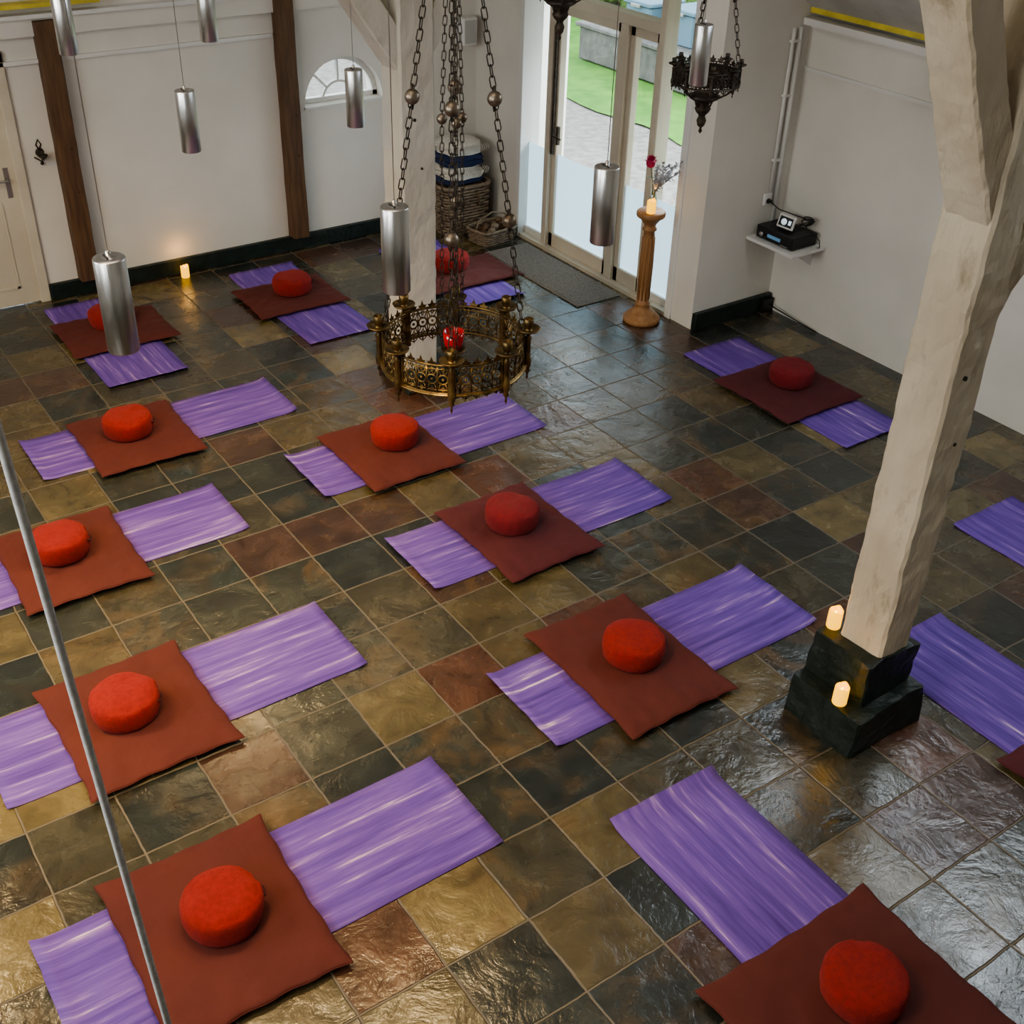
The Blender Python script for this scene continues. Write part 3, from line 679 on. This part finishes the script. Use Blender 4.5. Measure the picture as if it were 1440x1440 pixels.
def slab(mb,w,d,z0_,z1_,mat,seed,ox=0,oy=0):
    hh=z1_-z0_; vs=[];fs=[]; prof=[(.80,0),(.97,.12),(1.0,.35),(.96,.5),(1.0,.65),(.97,.88),(.82,1.)]
    n=40
    for s_,z in prof:
        for k_,(x,y) in enumerate(rrect(w,d,n,4)):
            nn=.018*noise.noise(Vector((x*9,y*9,z*2+seed)))
            vs.append((ox+x*s_+nn,oy+y*s_-nn,z0_+z*hh+.012*noise.noise(Vector((x*7+seed,y*7,z)))))
    for i in range(len(prof)-1):
        for k_ in range(n): fs.append((i*n+k_,i*n+(k_+1)%n,(i+1)*n+(k_+1)%n,(i+1)*n+k_))
    fs.append(tuple(range(n-1,-1,-1))); fs.append(tuple((len(prof)-1)*n+k_ for k_ in range(n)))
    mb.add(vs,fs,mat,True)
mb=MB(); z=0
for i,(mt,t) in enumerate(((NAVY,.05),(CRBL,.06),(CRBL,.06),(NAVY,.05),(NAVY,.06),(CRBL,.06),(CRBL,.05))):
    slab(mb,.235-.01*(i%3)-.006*i,.185-.008*(i%2),z,z+t,mt,i*2.3,ox=.01*math.sin(i*2),oy=.01*math.cos(i*3)); z+=t*.97
    if mt is CRBL and i in (2,6):
        for j in range(18):
            x=-.2+.4*j/17; mb.tube([(x,-.19,z-.01),(x+.01,-.215,z-.03),(x-.005,-.215,z-.07)],.004,CRBL,4)
mb.obj('folded_blankets',(6.02,9.50,.475))
mb=MB(); basket(mb,.21,.15,.13,6,.011); 
for i in range(9):
    mb.sphere((random.uniform(-.13,.13),random.uniform(-.08,.08),random.uniform(.07,.13)),.045,BROWN if i%2 else WICK,10,7,(1,.8,.7))
mb.tube([(-.2,0,.13),(-.17,0,.22),(0,0,.27),(.17,0,.22),(.2,0,.13)],.009,WICK,6)
mb.obj('small_wicker_basket',(6.12,9.05,0),(0,0,.15))
mb=MB(); mb.box((5.86,7.34,.001),(6.34,8.78,.012),RUGM,bev=.004); mb.box((5.88,7.36,.010),(6.32,8.76,.0145),RUGM,bev=.002); mb.obj('door_mat')
mb=MB(); mb.box((6.14,YB-.18,1.66),(6.30,YB-.03,1.90),WHITEP,bev=.015); mb.box((6.155,YB-.185,1.68),(6.285,YB-.178,1.88),M('speaker_grille',(.5,.5,.48),.7,bump=.5,bscale=300),bev=.002); mb.box((6.20,YB-.03,1.75),(6.24,YB-.001,1.81),STEEL); mb.obj('wall_speaker')

# ------------------------------------------------------------ shelf group
mb=MB(); mb.box((6.90,5.98,.69),(XR-.002,YA-.004,.715),WHITEP,bev=.004)
for y in (6.1,6.4):
    mb.add([(XR-.003,y,.69),(XR-.003,y,.52),(7.0,y,.69),(XR-.003,y+.012,.69),(XR-.003,y+.012,.52),(7.0,y+.012,.69)],[(0,1,2),(3,5,4),(1,4,5,2),(0,2,5,3)],WHITEP)
mb.obj('wall_shelf')
mb=MB(); mb.box((6.96,6.05,.722),(7.24,6.45,.82),BLK,bev=.006)
for y in (6.1,6.42):
    for x in (7.0,7.2): mb.lathe([(.012,.716),(.012,.724)],BLK,(x,y,0),10)
mb.box((6.955,6.18,.752),(6.962,6.32,.778),M('amp_display',(.02,.05,.08),.2,emit=(.2,.4,.6),es=.3))
T=Matrix.Translation((6.955,6.38,.762))@Matrix.Rotation(-pi/2,4,'Y'); mb.lathe([(.02,0),(.02,.014),(.001,.014)],STEEL,seg=16,T=T)
for i in range(5): mb.lathe([(.005,0),(.005,.006),(.001,.006)],STEEL,seg=8,T=Matrix.Translation((6.957,6.10+i*.016,.735))@Matrix.Rotation(-pi/2,4,'Y'))
for i in range(6): mb.box((7.02+i*.03,6.15,.82),(7.032+i*.03,6.37,.823),DARKIN)
mb.obj('stereo_amplifier')
mb=MB(); T=Matrix.Translation((7.03,6.22,.842))@Matrix.Rotation(.30,4,'Y')@Matrix.Rotation(.2,4,'Z')
mb.box((-.012,-.075,0),(.012,.075,.105),WHITEP,T,bev=.006); mb.box((-.0145,-.06,.015),(-.0125,.06,.09),BLK,T); 
T3=T@Matrix.Translation((-.0155,.015,.05)); mb.lathe([(.026,0),(.026,.001)],SCRN,seg=16,T=T3@Matrix.Rotation(-pi/2,4,'Y')); mb.box((-.016,-.05,.035),(-.0146,-.025,.07),SCRN,T)
mb.box((7.02,6.17,.825),(7.10,6.28,.842),BLK)
mb.obj('smart_display')
mb=MB()
pts=[(7.10,6.10,.86)]
for i in range(46):
    a=i*.55; pts.append((7.12+.05*math.cos(a)+.004*i*.3,6.10+.045*math.sin(a),.86+.04*abs(math.sin(i*.21))+.001*i))
pts+=[(7.2,6.3,.9),(7.10,6.42,.94),(7.08,6.47,.985)]
sm=[Vector(pts[0])]
for i in range(1,len(pts)): sm.append(sm[-1].lerp(Vector(pts[i]),.8))
mb.tube(sm,.005,BLK,5); mb.tube([(7.15,6.05,.84),(7.16,5.95,.80),(7.18,5.96,.735),(7.2,6.0,.72)],.004,BLK,5)
mb.obj('power_cable')
mb=MB(); mb.box((7.03,YA-.03,.95),(7.11,YA-.001,1.05),WHITEP,bev=.006); mb.lathe([(.022,0),(.022,.004)],DARKIN,seg=16,T=Matrix.Translation((7.07,YA-.03,.985))@Matrix.Rotation(pi/2,4,'X')); mb.box((7.055,YA-.06,.975),(7.085,YA-.03,1.0),BLK,bev=.004); mb.obj('wall_socket')
mb=MB(); mb.tube([(7.09,YA-.018,1.05),(7.09,YA-.018,2.3)],.014,WHITEP,8); mb.tube([(7.16,YA-.018,.75),(7.16,YA-.018,2.3)],.02,WHITEP,8)
for z in (1.3,1.8,2.2): mb.box((7.07,YA-.034,z),(7.185,YA-.002,z+.02),WHITEP)
mb.obj('conduit_pipes')
mb=MB(); mb.box((7.14,6.42,.0),(7.27,6.445,.12),BLK,bev=.004); mb.tube([(7.2,6.40,.08),(7.22,6.2,.05),(7.25,5.9,.012)],.006,BLK,5); mb.obj('floor_junction_box')

# ------------------------------------------------------------ outside
mb=MB(); mb.box((-30,-20,-.3),(50,50,-.12),GRAV); mb.obj('ground_gravel')
mb=MB()
n=40; vs=[];fs=[]
for i in range(n+1):
    for j in range(n+1):
        x=10.1+3.35*i/n+(0.25*noise.noise(Vector((0,j*.4,0))) if i==0 else 0); y=4+16*j/n
        vs.append((x,y,-.10+.01*noise.noise(Vector((x,y,0)))))
for i in range(n):
    for j in range(n): fs.append((i*(n+1)+j,(i+1)*(n+1)+j,(i+1)*(n+1)+j+1,i*(n+1)+j+1))
mb.add(vs,fs,GRASS); mb.obj('lawn')
def hedge(name,x0,x1,y0,y1,h_,seed):
    mb=MB(); rnd=random.Random(seed)
    nx=max(2,int((x1-x0)/.5)); ny=max(2,int((y1-y0)/.5))
    for i in range(nx):
        for j in range(ny):
            for k_ in range(int(h_/.5)+1):
                c=Vector((x0+(i+.5)*(x1-x0)/nx+rnd.uniform(-.12,.12),y0+(j+.5)*(y1-y0)/ny+rnd.uniform(-.12,.12),.42+k_*.5))
                seg,rg=10,7; vv=[];ff=[]
                for a in range(rg+1):
                    for b in range(seg):
                        th=pi*a/rg; ph=2*pi*b/seg; d=Vector((math.sin(th)*math.cos(ph),math.sin(th)*math.sin(ph),math.cos(th)))
                        vv.append(c+d*(.42+.22*noise.noise(c*3+d*2.5)+.08*rnd.uniform(-1,1)))
                for a in range(rg):
                    for b in range(seg): ff.append((a*seg+b,(a+1)*seg+b,(a+1)*seg+(b+1)%seg,a*seg+(b+1)%seg))
                mb.add(vv,ff,LEAF)
    return mb.obj(name)
hedge('garden_hedge',14.2,15.6,10,26,1.8,1); hedge('garden_hedge',4,12,21,22,.9,2)
mb=MB(); mb.box((11.6,11.7,-.085),(12.5,14.9,.38),STONE,bev=.03); mb.box((11.55,11.65,.38),(12.55,14.95,.44),STONE,bev=.02); mb.obj('stone_planter')
for (x,y) in ((12.1,12.2),(12.15,12.95),(12.0,13.7)):
    mb=MB(); mb.box((-.3,-.28,0),(.3,.28,.42),BLUE,bev=.03); mb.box((-.33,-.31,.42),(.33,.31,.48),BLUE,bev=.02); mb.box((-.36,-.1,.40),(-.3,.1,.44),STEEL,bev=.005); mb.obj('garden_storage_bin',(x,y,.441))

# ------------------------------------------------------------ lights
def area(name,loc,tgt,size,P,col,sy=None):
    l=bpy.data.lights.new(name,'AREA'); l.energy=P; l.color=col; l.size=size
    if sy: l.shape='RECTANGLE'; l.size_y=sy
    o=bpy.data.objects.new(name,l); bpy.context.collection.objects.link(o); o.location=loc
    o.rotation_euler=(Vector(tgt)-Vector(loc)).to_track_quat('-Z','Y').to_euler(); return o
area('ceiling_light',(1.0,3.5,5.6),(1.2,4.0,0),2.5,32,(1,.84,.64))  # added fill for the room's ambient level, no fixture behind it
for i,(ya,yb) in enumerate(SKY):
    xm=7.55-1.5; ym=(ya+yb)/2
    area('skylight_daylight',(xm+.03,ym,roofz(xm)+.0),(xm-1.3*.77,ym,roofz(xm)-1.3),.8,(18,14)[i],(.84,.92,1))
for ym in (1.5,5.5): area('side_window_daylight',(-3.02,ym,3.6),(4.5,ym+1.2,1.2),1.9,78,(1,.96,.90))  # fill lamps set in the added left-wall windows to brighten the walls
area('door_daylight',(8.7,7.9,4.3),(5.6,7.6,.6),2.6,750,(.84,.92,1))
def track(loc,tgt,P,ang=70):
    mb=MB(); q=(Vector(tgt)-Vector(loc)).to_track_quat('-Z','Y').to_matrix().to_4x4()
    mb.lathe([(.03,-.06),(.04,-.07),(.04,.05),(.02,.07),(.001,.07)],WHITEP,seg=20,T=q,capb=False); mb.lathe([(.03,-.05),(.001,-.05)],WARMGLOW,seg=16,T=q,capb=False,capt=False)
    mb.tube([(0,0,0),(0,0,roofz(loc[0])-loc[2])],.008,WHITEP,6)
    o=mb.obj('ceiling_spotlight',loc)
    l=bpy.data.lights.new('spot','SPOT'); l.energy=P; l.color=(1,.70,.34); l.spot_size=math.radians(ang); l.spot_blend=.7; l.shadow_soft_size=.05
    lo=bpy.data.objects.new('spot',l); bpy.context.collection.objects.link(lo); lo.parent=o
    lo.rotation_euler=q.to_euler(); lo.location=(Vector(tgt)-Vector(loc)).normalized()*.09
track((-1.2,2.2,5.2),(1.0,3.2,0),290,75)
track((-1.2,5.8,5.2),(1.4,6.9,0),400,75)
w=bpy.data.worlds.new('overcast'); sc.world=w; w.use_nodes=True; nt=w.node_tree; nt.nodes.clear()
o=nt.nodes.new('ShaderNodeOutputWorld'); b=nt.nodes.new('ShaderNodeBackground'); b.inputs[0].default_value=(.84,.92,1,1); b.inputs[1].default_value=4.6
nt.links.new(b.outputs[0],o.inputs[0])
# ------------------------------------------------------------ camera
cd=bpy.data.cameras.new('camera'); co=bpy.data.objects.new('camera',cd); bpy.context.collection.objects.link(co)
R3=Matrix(((.823673,.296839,-.483166),(-.566432,.470948,-.676286),(.026797,.830719,.556046)))
co.matrix_world=Matrix.Translation((0,0,4.15))@R3.to_4x4()
cd.sensor_width=36; cd.lens=41.5; cd.clip_start=.05
sc.camera=co
try:
    sc.view_settings.view_transform='AgX'; sc.view_settings.look='AgX - Medium High Contrast'; sc.view_settings.exposure=.25
except Exception: pass
